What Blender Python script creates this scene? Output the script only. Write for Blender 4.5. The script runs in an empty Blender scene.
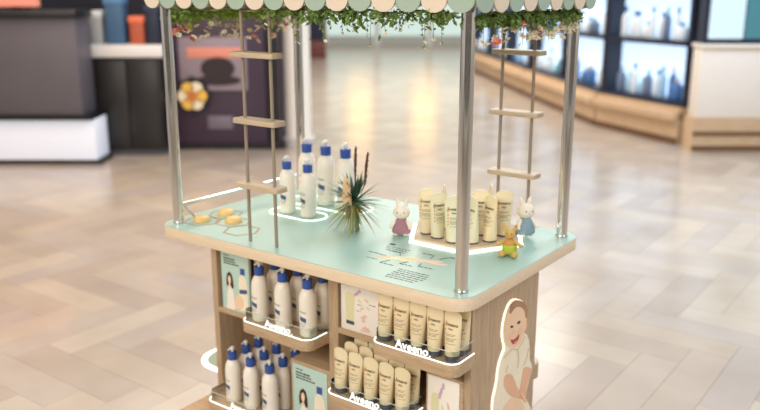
import bpy, bmesh, math, random
from mathutils import Vector, Matrix
random.seed(7)
PI = math.pi
scene = bpy.context.scene
COL = scene.collection

# ------------------------------------------------------------------ camera
CAM = Vector((1.8316, -2.3749, 1.8292))
YAW, PITCH, FPX = 0.63728, 0.25560, 809.81
cam_d = bpy.data.cameras.new('camera')
cam_d.sensor_width = 36.0
cam_d.lens = FPX / 760 * 36.0
cam_d.clip_start, cam_d.clip_end = 0.05, 200
cam_d.dof.use_dof = True
cam_d.dof.focus_distance = 2.52
cam_d.dof.aperture_fstop = 1.6
cam = bpy.data.objects.new('camera', cam_d)
cam.location = CAM
cam.rotation_euler = (PI / 2 - PITCH, 0, YAW)
COL.objects.link(cam)
scene.camera = cam

# ------------------------------------------------------------------ world, lights, exposure
def lin(c):
    c = c / 255.0
    return c / 12.92 if c <= 0.04045 else ((c + 0.055) / 1.055) ** 2.4
def rgb(r, g, b): return (lin(r), lin(g), lin(b), 1.0)

world = bpy.data.worlds.new('world'); scene.world = world
world.use_nodes = True
wb = world.node_tree.nodes['Background']
wb.inputs[0].default_value = rgb(255, 250, 245)
wb.inputs[1].default_value = 0.6

scene.view_settings.view_transform = 'Standard'
scene.view_settings.look = 'None'
scene.view_settings.gamma = 1.0
scene.view_settings.use_curve_mapping = False
scene.view_settings.exposure = -0.12

def mall(R, F, z=0.0):
    """point in the hall's own frame (R across the walkway, F down the walkway)"""
    c, s = math.cos(YAW), math.sin(YAW)
    return Vector((CAM.x + R * c - F * s, CAM.y + R * s + F * c, z))

def area_light(name, loc, aim, size, energy, color):
    l = bpy.data.lights.new(name, 'AREA'); l.shape = 'RECTANGLE'
    l.size, l.size_y = size; l.energy = energy; l.color = color[:3]
    o = bpy.data.objects.new(name, l); COL.objects.link(o)
    o.location = loc
    o.rotation_euler = (Vector(aim) - Vector(loc)).to_track_quat('-Z', 'Y').to_euler()
    return o
area_light('front_fill_light', (0.4, -5.2, 3.3), (0, 0, 0.55), (3.5, 1.6), 205, rgb(255, 250, 240))  # low fill lamp added to brighten the shelves under the counter, no real fixture
area_light('ceiling_light_side', (4.6, -0.8, 3.8), (0.4, 0, 0.6), (2.5, 2.0), 100, rgb(236, 244, 255))
area_light('ceiling_light_back', (-2.0, 3.6, 4.8), (0, 0, 0.9), (3.0, 2.0), 70, rgb(255, 240, 222))
area_light('ceiling_light_hall', mall(0.3, 15, 6.0), mall(0.3, 15, 0), (5.0, 12.0), 1050, rgb(255, 246, 234))
area_light('ceiling_light_cool', mall(3.0, 6.5, 4.6), mall(2.4, 6.0, 0), (2.5, 4.0), 290, rgb(204, 226, 255))
area_light('ceiling_light_warm', mall(-3.2, 6.0, 4.6), mall(-3.2, 5.5, 0), (2.5, 4.0), 150, rgb(255, 206, 160))

# ------------------------------------------------------------------ materials
MATS = {}
def mat(name, col, rough=0.5, metal=0.0, emit=None, estr=0.0, noise=0.0, nscale=20.0, spec=0.5, coat=0.0):
    if name in MATS: return MATS[name]
    m = bpy.data.materials.new(name); m.use_nodes = True
    nt = m.node_tree; b = nt.nodes['Principled BSDF']
    b.inputs['Base Color'].default_value = col
    b.inputs['Roughness'].default_value = rough
    b.inputs['Metallic'].default_value = metal
    b.inputs['Specular IOR Level'].default_value = spec
    b.inputs['Coat Weight'].default_value = coat
    if emit is not None:
        b.inputs['Emission Color'].default_value = emit
        b.inputs['Emission Strength'].default_value = estr
    if noise > 0:
        tc = nt.nodes.new('ShaderNodeTexCoord'); n = nt.nodes.new('ShaderNodeTexNoise')
        n.inputs['Scale'].default_value = nscale; n.inputs['Detail'].default_value = 4
        r = nt.nodes.new('ShaderNodeValToRGB')
        r.color_ramp.elements[0].position = .3; r.color_ramp.elements[1].position = .7
        r.color_ramp.elements[0].color = tuple(c * (1 - noise) for c in col[:3]) + (1,)
        r.color_ramp.elements[1].color = tuple(min(1, c * (1 + noise)) for c in col[:3]) + (1,)
        nt.links.new(tc.outputs['Object'], n.inputs['Vector'])
        nt.links.new(n.outputs['Fac'], r.inputs['Fac'])
        nt.links.new(r.outputs['Color'], b.inputs['Base Color'])
    MATS[name] = m
    return m

def wood_mat(name, ca, cb, stretch, rough=0.5):
    m = bpy.data.materials.new(name); m.use_nodes = True
    nt = m.node_tree; b = nt.nodes['Principled BSDF']
    tc = nt.nodes.new('ShaderNodeTexCoord'); mp = nt.nodes.new('ShaderNodeMapping')
    mp.inputs['Scale'].default_value = stretch
    n = nt.nodes.new('ShaderNodeTexNoise'); n.inputs['Scale'].default_value = 9; n.inputs['Detail'].default_value = 6
    n.inputs['Roughness'].default_value = .65; n.inputs['Distortion'].default_value = .6
    r = nt.nodes.new('ShaderNodeValToRGB')
    r.color_ramp.elements[0].position = .32; r.color_ramp.elements[0].color = ca
    r.color_ramp.elements[1].position = .68; r.color_ramp.elements[1].color = cb
    bp = nt.nodes.new('ShaderNodeBump'); bp.inputs['Strength'].default_value = .06; bp.inputs['Distance'].default_value = .002
    L = nt.links.new
    L(tc.outputs['Object'], mp.inputs['Vector']); L(mp.outputs['Vector'], n.inputs['Vector'])
    L(n.outputs['Fac'], r.inputs['Fac']); L(r.outputs['Color'], b.inputs['Base Color'])
    L(n.outputs['Fac'], bp.inputs['Height']); L(bp.outputs['Normal'], b.inputs['Normal'])
    b.inputs['Roughness'].default_value = rough
    MATS[name] = m
    return m

WOOD = wood_mat('oak_upright', rgb(168, 141, 111), rgb(197, 170, 138), (9, 9, .8))
WOODX = wood_mat('oak_lengthwise', rgb(174, 146, 114), rgb(201, 172, 138), (.8, 9, 9))
EDGE = wood_mat('pale_oak_edge', rgb(222, 198, 166), rgb(232, 211, 182), (.8, 9, 9))
STEP = wood_mat('ladder_wood', rgb(184, 162, 134), rgb(204, 182, 152), (1, 8, 8))
ROD = mat('ladder_rod', rgb(150, 134, 116), .5)
MINT = mat('mint_laminate', rgb(160, 192, 177), .35, noise=.015, nscale=4)
CHROME = mat('chrome', rgb(225, 220, 214), .09, 1.0)
BODY = mat('cream_plastic', rgb(246, 237, 222), .38, noise=.015, nscale=6)
BLUE = mat('blue_cap', rgb(50, 84, 160), .35)
PUMP = mat('white_pump', rgb(240, 238, 232), .35)
BAND = mat('slate_blue_band', rgb(70, 92, 130), .5)
GREYT = mat('grey_lettering', rgb(120, 120, 118), .6)
TUBE = mat('cream_tube', rgb(236, 218, 178), .4, noise=.02, nscale=8)
TUBEG = mat('pale_green_tube', rgb(230, 222, 186), .4, noise=.02, nscale=8)
TCAP = mat('slate_tube_cap', rgb(72, 78, 92), .4)
TXTB = mat('brown_lettering', rgb(124, 104, 76), .6)
TXTK = mat('black_print', rgb(40, 42, 40), .6)
ORANGE = mat('orange_print', rgb(222, 150, 104), .6)
LEDW = mat('white_led', rgb(255, 255, 255), .4, emit=rgb(255, 252, 246), estr=1.5)
LEDM = mat('mint_led', rgb(240, 255, 250), .4, emit=rgb(226, 255, 246), estr=1.5)
LETTER = mat('white_lettering', rgb(252, 254, 252), .4, emit=rgb(255, 255, 255), estr=.45)
SAGE = mat('sage_canvas', rgb(164, 181, 163), .8, noise=.02, nscale=30)
CREAM = mat('cream_canvas', rgb(224, 206, 184), .8, noise=.02, nscale=30)
HONEY = mat('honey', rgb(230, 194, 124), .4, noise=.08, nscale=40)
HEXL = mat('brown_inlay', rgb(160, 140, 108), .5)
LEAFG = mat('leaf_green', rgb(150, 176, 74), .6, noise=.35, nscale=25)
LEAFD = mat('ivy_green', rgb(104, 130, 58), .6, noise=.35, nscale=25)
VINE = mat('vine', rgb(120, 118, 84), .7)
PETAL = mat('cream_petal', rgb(250, 240, 216), .7)
PINK = mat('pink_petal', rgb(230, 140, 130), .7)
YOLK = mat('flower_heart', rgb(220, 180, 80), .7)
SKIN = mat('photo_skin', rgb(246, 208, 172), .5, noise=.03, nscale=8)
SKIND = mat('photo_skin_warm', rgb(234, 182, 146), .5, noise=.04, nscale=10)
HAIR = mat('photo_hair', rgb(176, 132, 98), .6, noise=.1, nscale=20)
ONES = mat('photo_onesie', rgb(246, 234, 208), .6, noise=.03, nscale=10)
DARKH = mat('photo_dark_hair', rgb(50, 38, 36), .6)
MOUTH = mat('photo_mouth', rgb(170, 72, 66), .6)
PMINT = mat('poster_mint', rgb(190, 216, 204), .4)
PWHITE = mat('poster_white', rgb(244, 236, 224), .4)
PPINK = mat('print_rose', rgb(236, 198, 180), .5)
PYEL = mat('print_straw', rgb(228, 220, 176), .5)
PGOLD = mat('print_wheat', rgb(222, 196, 142), .5)
PLIL = mat('print_lilac', rgb(206, 176, 196), .5)

def acrylic():
    m = bpy.data.materials.new('clear_acrylic'); m.use_nodes = True
    nt = m.node_tree; nt.nodes.clear()
    o = nt.nodes.new('ShaderNodeOutputMaterial'); mx = nt.nodes.new('ShaderNodeMixShader')
    t = nt.nodes.new('ShaderNodeBsdfTransparent'); t.inputs[0].default_value = (.93, .97, .95, 1)
    g = nt.nodes.new('ShaderNodeBsdfGlossy'); g.inputs['Roughness'].default_value = .06
    f = nt.nodes.new('ShaderNodeFresnel'); f.inputs[0].default_value = 1.45
    nt.links.new(f.outputs[0], mx.inputs[0]); nt.links.new(t.outputs[0], mx.inputs[1])
    nt.links.new(g.outputs[0], mx.inputs[2]); nt.links.new(mx.outputs[0], o.inputs[0])
    return m
ACRYLIC = acrylic()
ACRYEDGE = mat('acrylic_edge', rgb(214, 226, 218), .25)

def floor_mat(name, per_object):
    m = bpy.data.materials.new(name); m.use_nodes = True
    nt = m.node_tree; b = nt.nodes['Principled BSDF']; L = nt.links.new
    if per_object:
        src = nt.nodes.new('ShaderNodeObjectInfo').outputs['Random']
    else:
        src = nt.nodes.new('ShaderNodeNewGeometry').outputs['Random Per Island']
    r = nt.nodes.new('ShaderNodeValToRGB'); e = r.color_ramp.elements
    e[0].position = 0; e[0].color = rgb(172, 159, 145)
    e[1].position = 1; e[1].color = rgb(190, 178, 162)
    for pos, c in ((.25, (181, 167, 149)), (.5, (176, 166, 156)), (.75, (185, 171, 152))):
        q = e.new(pos); q.color = rgb(*c)
    tc = nt.nodes.new('ShaderNodeNewGeometry')
    n = nt.nodes.new('ShaderNodeTexNoise'); n.inputs['Scale'].default_value = 2.2; n.inputs['Detail'].default_value = 3
    L(tc.outputs['Position'], n.inputs['Vector'])
    mx = nt.nodes.new('ShaderNodeMix'); mx.data_type = 'RGBA'; mx.blend_type = 'SOFT_LIGHT'
    mx.inputs['Factor'].default_value = .4
    L(src, r.inputs['Fac']); L(r.outputs['Color'], mx.inputs[6]); L(n.outputs['Fac'], mx.inputs[7])
    L(mx.outputs[2], b.inputs['Base Color'])
    b.inputs['Roughness'].default_value = .2
    b.inputs['IOR'].default_value = 1.6
    return m
PLANK = floor_mat('floor_plank', True)
PLANKS = floor_mat('floor_plank_field', False)

# ------------------------------------------------------------------ mesh helpers
class MB:
    def __init__(s): s.v = []; s.f = []; s.m = Matrix.Identity(4); s.sm = False
    def add(s, vs, fs):
        o = len(s.v); s.v += [s.m @ Vector(v) for v in vs]; s.f += [tuple(i + o for i in f) for f in fs]; return s
    def box(s, x0, x1, y0, y1, z0, z1):
        return s.add([(x0,y0,z0),(x1,y0,z0),(x1,y1,z0),(x0,y1,z0),(x0,y0,z1),(x1,y0,z1),(x1,y1,z1),(x0,y1,z1)],
                     [(0,3,2,1),(4,5,6,7),(0,1,5,4),(1,2,6,5),(2,3,7,6),(3,0,4,7)])
    def prism(s, pts, a0, a1, axis='z'):
        n = len(pts)
        if axis == 'z': vs = [(x,y,a0) for x,y in pts] + [(x,y,a1) for x,y in pts]
        elif axis == 'y': vs = [(x,a0,y) for x,y in pts] + [(x,a1,y) for x,y in pts]
        else: vs = [(a0,x,y) for x,y in pts] + [(a1,x,y) for x,y in pts]
        return s.add(vs, [tuple(range(n))[::-1], tuple(range(n, 2*n))] + [(i,(i+1)%n,n+(i+1)%n,n+i) for i in range(n)])
    def ring(s, outer, inner, z0, z1):
        n = len(outer)
        vs = [(x,y,z0) for x,y in outer]+[(x,y,z1) for x,y in outer]+[(x,y,z0) for x,y in inner]+[(x,y,z1) for x,y in inner]
        fs = []
        for i in range(n):
            j = (i+1) % n
            fs += [(i,j,n+j,n+i),(2*n+j,2*n+i,3*n+i,3*n+j),(n+i,n+j,3*n+j,3*n+i),(j,i,2*n+i,2*n+j)]
        return s.add(vs, fs)
    def lathe(s, prof, n=20, sx=1.0, sy=1.0):
        s.sm = True
        vs, fs = [], []
        for r, z in prof:
            for k in range(n):
                a = 2*PI*k/n; vs.append((r*sx*math.cos(a), r*sy*math.sin(a), z))
        for i in range(len(prof)-1):
            for k in range(n):
                j = (k+1) % n
                fs.append((i*n+k, i*n+j, (i+1)*n+j, (i+1)*n+k))
        fs.append(tuple(range(n))[::-1]); q = (len(prof)-1)*n; fs.append(tuple(range(q, q+n)))
        return s.add(vs, fs)
    def ball(s, c, r, n=14, m=8):
        s.sm = True
        rx, ry, rz = (r, r, r) if not hasattr(r, '__len__') else r
        vs = [(c[0], c[1], c[2]-rz)]; fs = []
        for i in range(1, m):
            t = -PI/2 + PI*i/m
            for k in range(n):
                a = 2*PI*k/n; vs.append((c[0]+rx*math.cos(t)*math.cos(a), c[1]+ry*math.cos(t)*math.sin(a), c[2]+rz*math.sin(t)))
        vs.append((c[0], c[1], c[2]+rz)); top = len(vs)-1
        for k in range(n): fs.append((0, 1+(k+1)%n, 1+k)); fs.append((top, top-n+k, top-n+(k+1)%n))
        for i in range(m-2):
            for k in range(n):
                j = (k+1)%n; fs.append((1+i*n+k, 1+i*n+j, 1+(i+1)*n+j, 1+(i+1)*n+k))
        return s.add(vs, fs)
    def tube(s, pts, r, n=8, closed=False):
        s.sm = True
        P = [Vector(p) for p in pts]; N = len(P)
        rr = r if hasattr(r, '__len__') else [r]*N
        vs, fs = [], []; prev = None
        for i in range(N):
            if closed: d = P[(i+1)%N] - P[i-1]
            else: d = P[min(i+1,N-1)] - P[max(i-1,0)]
            d.normalize()
            up = Vector((0,0,1)) if abs(d.z) < .95 else Vector((1,0,0))
            a = d.cross(up).normalized(); b = a.cross(d).normalized()
            for k in range(n):
                t = 2*PI*k/n; vs.append(P[i] + (a*math.cos(t) + b*math.sin(t))*rr[i])
        for i in range(N if closed else N-1):
            i2 = (i+1) % N
            for k in range(n):
                j = (k+1)%n; fs.append((i*n+k, i*n+j, i2*n+j, i2*n+k))
        if not closed:
            fs.append(tuple(range(n))[::-1]); fs.append(tuple(range((N-1)*n, N*n)))
        return s.add(vs, fs)
    def mesh(s, name, material, bevel=0.0, seg=2):
        me = bpy.data.meshes.new(name)
        me.from_pydata([tuple(v) for v in s.v], [], s.f)
        bm = bmesh.new(); bm.from_mesh(me)
        bmesh.ops.recalc_face_normals(bm, faces=bm.faces)
        if bevel > 0:
            es = [e for e in bm.edges if len(e.link_faces) == 2 and e.calc_face_angle(0) > .6]
            bmesh.ops.bevel(bm, geom=es, offset=bevel, segments=seg, affect='EDGES', profile=.5, clamp_overlap=True)
        bm.to_mesh(me); bm.free()
        if s.sm or bevel > 0:
            for p in me.polygons: p.use_smooth = True
            me.set_sharp_from_angle(angle=.7)
        if material: me.materials.append(material)
        return me

def obj(name, data, material=None, parent=None, bevel=0.0, loc=None):
    me = data.mesh(name, material, bevel) if isinstance(data, MB) else data
    o = bpy.data.objects.new(name, me); COL.objects.link(o)
    if parent is not None: o.parent = parent
    if loc is not None: o.location = loc
    return o
def tag(o, label, cat, group=None, kind=None):
    o['label'] = label
    if cat: o['category'] = cat
    if group: o['group'] = group
    if kind: o['kind'] = kind
    return o
def thing(name, label, cat, loc=(0,0,0), rotz=0.0, group=None):
    o = bpy.data.objects.new(name, None); COL.objects.link(o)
    o.empty_display_size = .05
    o.location = loc; o.rotation_euler = (0, 0, rotz)
    return tag(o, label, cat, group)
def struct(name, data, material=None, bevel=0.0):
    o = obj(name, data, material, None, bevel); o['kind'] = 'structure'; return o
def dup(root, loc, rotz=0.0, label=None, scale=1.0):
    r = root.copy(); COL.objects.link(r); r.location = loc; r.rotation_euler = (0,0,rotz); r.scale = (scale,)*3
    if label: r['label'] = label
    for ch in list(root.children):
        c = ch.copy(); COL.objects.link(c); c.parent = r
        for g in ch.children:
            d = g.copy(); COL.objects.link(d); d.parent = c
    return r

def rrect(x0, x1, y0, y1, r, n=8):
    out = []
    for cx, cy, a0 in ((x1-r, y1-r, 0), (x0+r, y1-r, PI/2), (x0+r, y0+r, PI), (x1-r, y0+r, 1.5*PI)):
        for k in range(n+1):
            a = a0 + PI/2*k/n; out.append((cx + r*math.cos(a), cy + r*math.sin(a)))
    return out
def arc(cx, cy, r, a0, a1, n=10):
    return [(cx + r*math.cos(a0+(a1-a0)*k/n), cy + r*math.sin(a0+(a1-a0)*k/n)) for k in range(n+1)]

TXT = {}
def text_mb(body, size, depth=0.001, bold=0.0, spacing=1.0):
    """text as verts/faces in the xz plane, centred in x, baseline z=0, facing -y"""
    key = (body, size, depth, bold)
    if key not in TXT:
        cu = bpy.data.curves.new('lettering', 'FONT'); cu.body = body; cu.size = size
        cu.extrude = depth/2; cu.offset = bold; cu.align_x = 'CENTER'; cu.resolution_u = 3; cu.space_character = spacing
        o = bpy.data.objects.new('lettering', cu); COL.objects.link(o)
        dg = bpy.context.evaluated_depsgraph_get(); dg.update()
        me = bpy.data.meshes.new_from_object(o.evaluated_get(dg))
        vs = [(v.co.x, -v.co.z, v.co.y) for v in me.vertices]; fs = [tuple(p.vertices) for p in me.polygons]
        bpy.data.objects.remove(o); bpy.data.curves.remove(cu); bpy.data.meshes.remove(me)
        TXT[key] = (vs, fs)
    m = MB(); vs, fs = TXT[key]; m.v = [Vector(v) for v in vs]; m.f = list(fs)
    return m

# ------------------------------------------------------------------ the hall: floor
base = struct('floor', MB().box(-34, 26, -14, 40, -.06, -.006), mat('floor_bed', rgb(178, 166, 151), .2))
PW, NP = .2, 4
def project(p):
    f = Vector((-math.sin(YAW)*math.cos(PITCH), math.cos(YAW)*math.cos(PITCH), -math.sin(PITCH)))
    r = Vector((math.cos(YAW), math.sin(YAW), 0)); u = r.cross(f); d = Vector(p) - CAM; z = d.dot(f)
    if z < .2: return None
    return 380 + FPX*d.dot(r)/z, 205 - FPX*d.dot(u)/z, z
pm = {}
g = .0006
for key, (sx, sy) in (('h', (PW*NP, PW)), ('v', (PW, PW*NP))):
    b = MB().box(g, sx-g, g, sy-g, -.006, 0)
    pm[key] = b.mesh('plank', PLANK, .0005, 1)
cells = []
for i in range(-75, 50):
    for j in range(-36, 85):
        k = (i - j) % (2*NP)
        if k == 0: cells.append(('h', i*PW, j*PW, PW*NP, PW))
        elif k == 2*NP-1: cells.append(('v', i*PW, j*PW, PW, PW*NP))
scored = []
for c in cells:
    q = project((c[1]+c[3]/2, c[2]+c[4]/2, 0))
    if q is None: scored.append((90, c)); continue
    x, y, z = q
    hidden = 215 < x < 520 and y > 215
    scored.append((z + (50 if hidden or not (-40 < x < 800 and y < 440) else 0), c))
scored.sort(key=lambda t: t[0])
for z, c in scored[:290]:
    o = obj('plank', pm[c[0]], None, base, loc=(c[1], c[2], 0))
fm = MB()
for z, c in scored[290:]:
    fm.box(c[1]+g, c[1]+c[3]-g, c[2]+g, c[2]+c[4]-g, -.006, 0)
o = obj('plank_field', fm, PLANKS, base); o['kind'] = 'stuff'

# walls of the hall
def hall(name, m_, material, R, F, rot=0.0, parent=None, bevel=0.0):
    o = obj(name, m_, material, parent, bevel)
    if parent is None: o.location = mall(R, F); o.rotation_euler = (0, 0, YAW + rot)
    return o
DARKW = mat('shop_dark_wall', rgb(34, 38, 52), .6, noise=.15, nscale=.8)
PALEW = mat('pale_plaster', rgb(226, 226, 216), .7, noise=.03, nscale=1)
TEALW = mat('teal_glass', rgb(190, 214, 210), .25, emit=rgb(216, 236, 232), estr=.65)
o = hall('wall_left', MB().box(-9, 0, 0, .2, 0, 4.2), DARKW, -1.3, 11.6); o['kind'] = 'structure'
wbk = hall('wall_back', MB().box(-16, 16, 0, .3, 0, 6), PALEW, 0, 30); wbk['kind'] = 'structure'
for k in range(9):
    x0 = -7.6 + k*1.9
    obj('pane', MB().box(x0, x0+1.7, -.06, .02, .35, 3.2), TEALW, wbk, .01)
    obj('mullion', MB().box(x0+1.7, x0+1.9, -.12, .02, 0, 3.4), mat('white_mullion', rgb(236, 240, 238), .5), wbk)
obj('kick_board', MB().box(-8, 10, -.1, .02, 0, .34), mat('grey_kick', rgb(196, 200, 196), .5), wbk)
WARMS = mat('warm_sign', rgb(255, 220, 170), .5, emit=rgb(255, 206, 140), estr=3.4)
for k, R in enumerate((-.75, 1.6)):
    s_ = thing('wall_lamp', ['tall warm wall lamp on the far shopfront, left one', 'tall warm wall lamp on the far shopfront, right one'][k], 'lamp', mall(R, 29.7, 0), YAW, 'warm lamps on the far wall')
    obj('shade', MB().box(-.42, .42, -.12, .0, 2.0, 3.6), WARMS, s_, .03)
    obj('mount', MB().box(-.46, .46, 0, .3, 1.95, 3.65), mat('brass', rgb(170, 130, 80), .4, 1), s_, .02)

wf = hall('wall_front', MB().box(-10, 10, -.3, 0, 0, 4.6), PALEW, 0, -5.5); wf['kind'] = 'structure'
for k in range(8):
    x0 = -8.6 + k*2.2
    obj('shop_window', MB().box(x0, x0+1.5, -.02, .05, .3, 3.3), mat('dark_shop_window', rgb(38, 42, 50), .3), wf, .01)

# ------------------------------------------------------------------ left side of the hall
GREYP = mat('charcoal_panel', rgb(100, 96, 103), .45, noise=.06, nscale=2)
BLACK = mat('black_lacquer', rgb(22, 21, 24), .35)
WHITEP = mat('white_panel', rgb(232, 236, 244), .4, emit=rgb(225, 232, 250), estr=.3)
t = thing('shop_counter', 'long charcoal shop counter with a lit white base, far left', 'counter', mall(-5.5, 8.75), YAW)
obj('base_panel', MB().box(-3, 2.38, .02, .44, .05, .5), WHITEP, t, .01)
obj('plinth', MB().box(-3, 2.42, .04, .44, 0, .05), BLACK, t)
obj('black_ledge', MB().box(-3, 2.38, -.04, .44, .5, .55), BLACK, t)
for k in range(4):
    obj('panel', MB().box(-3+k*1.32, -3+k*1.32+1.315, 0, .44, .55, 1.58), GREYP, t, .006)
obj('worktop', MB().box(-3, 2.32, -.06, .44, 1.58, 1.66), BLACK, t, .01)
t = thing('menu_sign', 'pink lit menu sign standing on the charcoal counter', 'sign', mall(-4.6, 8.85, 1.66), YAW)
obj('board', MB().box(-1.0, .95, 0, .12, .03, .5), mat('pink_lit_board', rgb(226, 150, 130), .5, emit=rgb(236, 140, 116), estr=.5), t, .01)
for x in (-.8, .75): obj('foot', MB().box(x-.05, x+.05, -.05, .2, 0, .035), BLACK, t)
t = thing('service_cabinet', 'black cabinet with a thick white top beside the charcoal counter', 'cabinet', mall(-2.9, 9.25), YAW)
obj('body', MB().box(-.36, .4, .03, .3, .07, 1.13), mat('black_cabinet', rgb(36, 34, 34), .4, noise=.1, nscale=3), t, .01)
obj('door', MB().box(-.34, .02, .005, .03, .1, 1.1), mat('black_cabinet', rgb(36, 34, 34), .4), t, .006)
obj('door', MB().box(.03, .38, .005, .03, .1, 1.1), mat('black_cabinet', rgb(36, 34, 34), .4), t, .006)
obj('plinth', MB().box(-.34, .38, .06, .3, 0, .07), mat('grey_plinth', rgb(88, 90, 96), .5), t)
obj('white_top', MB().box(-.42, .46, -.03, .32, 1.13, 1.27), mat('white_top', rgb(238, 238, 236), .35), t, .02)
def carton(label, R, F, w, h, d, c):
    t = thing('carton', label, 'box', mall(R, F, 1.27), YAW)
    obj('box', MB().box(-w/2, w/2, 0, d, 0, h), mat('carton_%d_%d' % (c[0], c[2]), rgb(*c), .5), t, .01)
    obj('lid', MB().box(-w/2-.01, w/2+.01, -.01, d+.01, h-.06, h+.01), mat('cartonlid_%d_%d' % (c[0], c[2]), rgb(*[min(255, int(v*1.25)+8) for v in c]), .5), t, .008)
carton('tall blue carton on the black cabinet', -2.98, 9.3, .2, .5, .2, (66, 104, 140))
carton('orange carton on the black cabinet', -2.74, 9.32, .16, .3, .2, (190, 96, 66))
carton('pale carton at the left of the black cabinet', -3.2, 9.32, .14, .36, .2, (170, 176, 180))
carton('dark navy carton at the right of the black cabinet', -2.56, 9.3, .14, .42, .2, (34, 44, 66))

PURP = mat('aubergine_panel', rgb(66, 50, 68), .4, noise=.08, nscale=2)
t = thing('drinks_machine', 'tall dark purple drinks machine with a flower emblem', 'machine', mall(-1.85, 9.6), YAW)
obj('body', MB().box(-.74, .66, .03, .95, .06, 2.4), PURP, t, .02)
obj('plinth', MB().box(-.7, .7, .08, .9, 0, .06), BLACK, t)
obj('door', MB().box(-.72, .5, 0, .03, .1, 2.34), PURP, t, .008)
obj('side_strip', MB().box(.51, .655, -.004, .03, .1, 2.34), BLACK, t, .004)
sc = obj('picture_panel', MB().box(-.5, .29, -.02, 0, .72, 1.34), mat('picture_grey', rgb(150, 136, 146), .4), t, .006)
obj('picture_band', MB().box(-.4, .26, -.026, -.019, 1.1, 1.22), mat('picture_salmon', rgb(232, 150, 128), .5), sc, .002)
obj('picture_cup', MB().prism([(math.cos(a*PI/12)*.2-.05, .98+math.sin(a*PI/12)*.13) for a in range(24)], -.03, -.019, 'y'), mat('picture_dark', rgb(46, 34, 38), .5), sc)
obj('picture_saucer', MB().prism([(math.cos(a*PI/12)*.27-.05, .84+math.sin(a*PI/12)*.06) for a in range(24)], -.027, -.019, 'y'), mat('picture_dark', rgb(46, 34, 38), .5), sc)
em = obj('emblem_disc', MB().prism([(-.36+math.cos(a*PI/24)*(.215+.012*math.cos(a*PI/24*8)), .66+math.sin(a*PI/24)*(.215+.012*math.cos(a*PI/24*8))) for a in range(48)], -.045, -.02, 'y'), mat('emblem_black', rgb(26, 22, 30), .5), t)
for k in range(6):
    a = k*PI/3
    m_ = MB(); cx, cz = -.36+.1*math.cos(a), .66+.1*math.sin(a)
    m_.prism([(cx+.075*math.cos(b*PI/8), cz+.075*math.sin(b*PI/8)) for b in range(16)], -.055, -.044-.0005*k, 'y')
    obj('emblem_petal', m_, mat('emblem_cream' if k % 2 else 'emblem_yellow', rgb(250, 238, 206) if k % 2 else rgb(244, 196, 88), .5), em)
obj('emblem_heart', MB().prism([(-.36+.06*math.cos(b*PI/8), .66+.06*math.sin(b*PI/8)) for b in range(16)], -.062, -.04, 'y'), mat('emblem_orange', rgb(206, 120, 50), .5), em)
obj('tray_slot', MB().box(-.2, .1, -.02, 0, .26, .42), mat('slot_grey', rgb(120, 110, 124), .4), t, .006)

t = thing('column', 'round cream column right of the purple drinks machine', 'column', mall(-1.02, 9.95), 0)
obj('shaft', MB().lathe([(.17, .12), (.17, 5.0)], 32), mat('cream_column', rgb(250, 244, 232), .5), t)
obj('foot_ring', MB().lathe([(.21, 0), (.21, .1), (.18, .12)], 32), mat('steel_ring', rgb(200, 196, 190), .4), t)
t = thing('info_stand', 'dark far-off information stand beside the cream column', 'stand', mall(-1.9, 24), YAW)
obj('panel', MB().box(-.3, .3, 0, .2, .5, 2.1), mat('stand_dark', rgb(30, 38, 62), .4), t, .02)
obj('foot', MB().box(-.32, .32, -.1, .3, 0, .5), mat('stand_red', rgb(110, 60, 56), .5), t, .02)

# ------------------------------------------------------------------ right side: curved run of lit shelves on a wooden base
TAN = wood_mat('shelf_base_wood', rgb(196, 160, 122), rgb(222, 192, 156), (1, 5, 8))
BROWN = mat('brown_strip', rgb(112, 78, 50), .5)
LITB = mat('lit_blue_back', rgb(206, 226, 240), .5, emit=rgb(196, 224, 255), estr=1.15)
NAVYF = mat('navy_frame', rgb(26, 32, 52), .4)
bot_mats = [mat('display_white', rgb(240, 246, 250), .3), mat('display_ice', rgb(170, 206, 232), .3), mat('display_blue', rgb(74, 120, 176), .3),
            mat('display_teal', rgb(120, 176, 184), .3), mat('display_sand', rgb(226, 204, 176), .3), mat('display_grey', rgb(110, 126, 150), .3)]
bot_shapes = []
for k, (r_, h_) in enumerate(((.06, .34), (.075, .27), (.05, .4), (.085, .22))):
    bot_shapes.append((MB().lathe([(r_*.9, 0), (r_, .01), (r_, h_*.6), (r_*.8, h_*.72), (r_*.35, h_*.78), (r_*.35, h_*.82)], 12), MB().lathe([(r_*.42, h_*.82), (r_*.42, h_)], 10)))
bot_mesh = {}
def display_bottle(pos, kind, mi, label):
    key = (kind, mi)
    if key not in bot_mesh:
        bot_mesh[key] = (bot_shapes[kind][0].mesh('bottle', bot_mats[mi]), bot_shapes[kind][1].mesh('stopper', bot_mats[(mi+2) % 6]))
    o = obj('display_bottle', bot_mesh[key][0]); o.location = pos
    obj('stopper', bot_mesh[key][1], None, o)
    tag(o, label, 'bottle', 'bottles on the lit shelves')
PTS = [(2.15, 20.5), (2.62, 15.2), (3.02, 11.5), (3.66, 9.92)]
names = ['farthest', 'middle', 'nearest']
rnd = random.Random(3)
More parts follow.
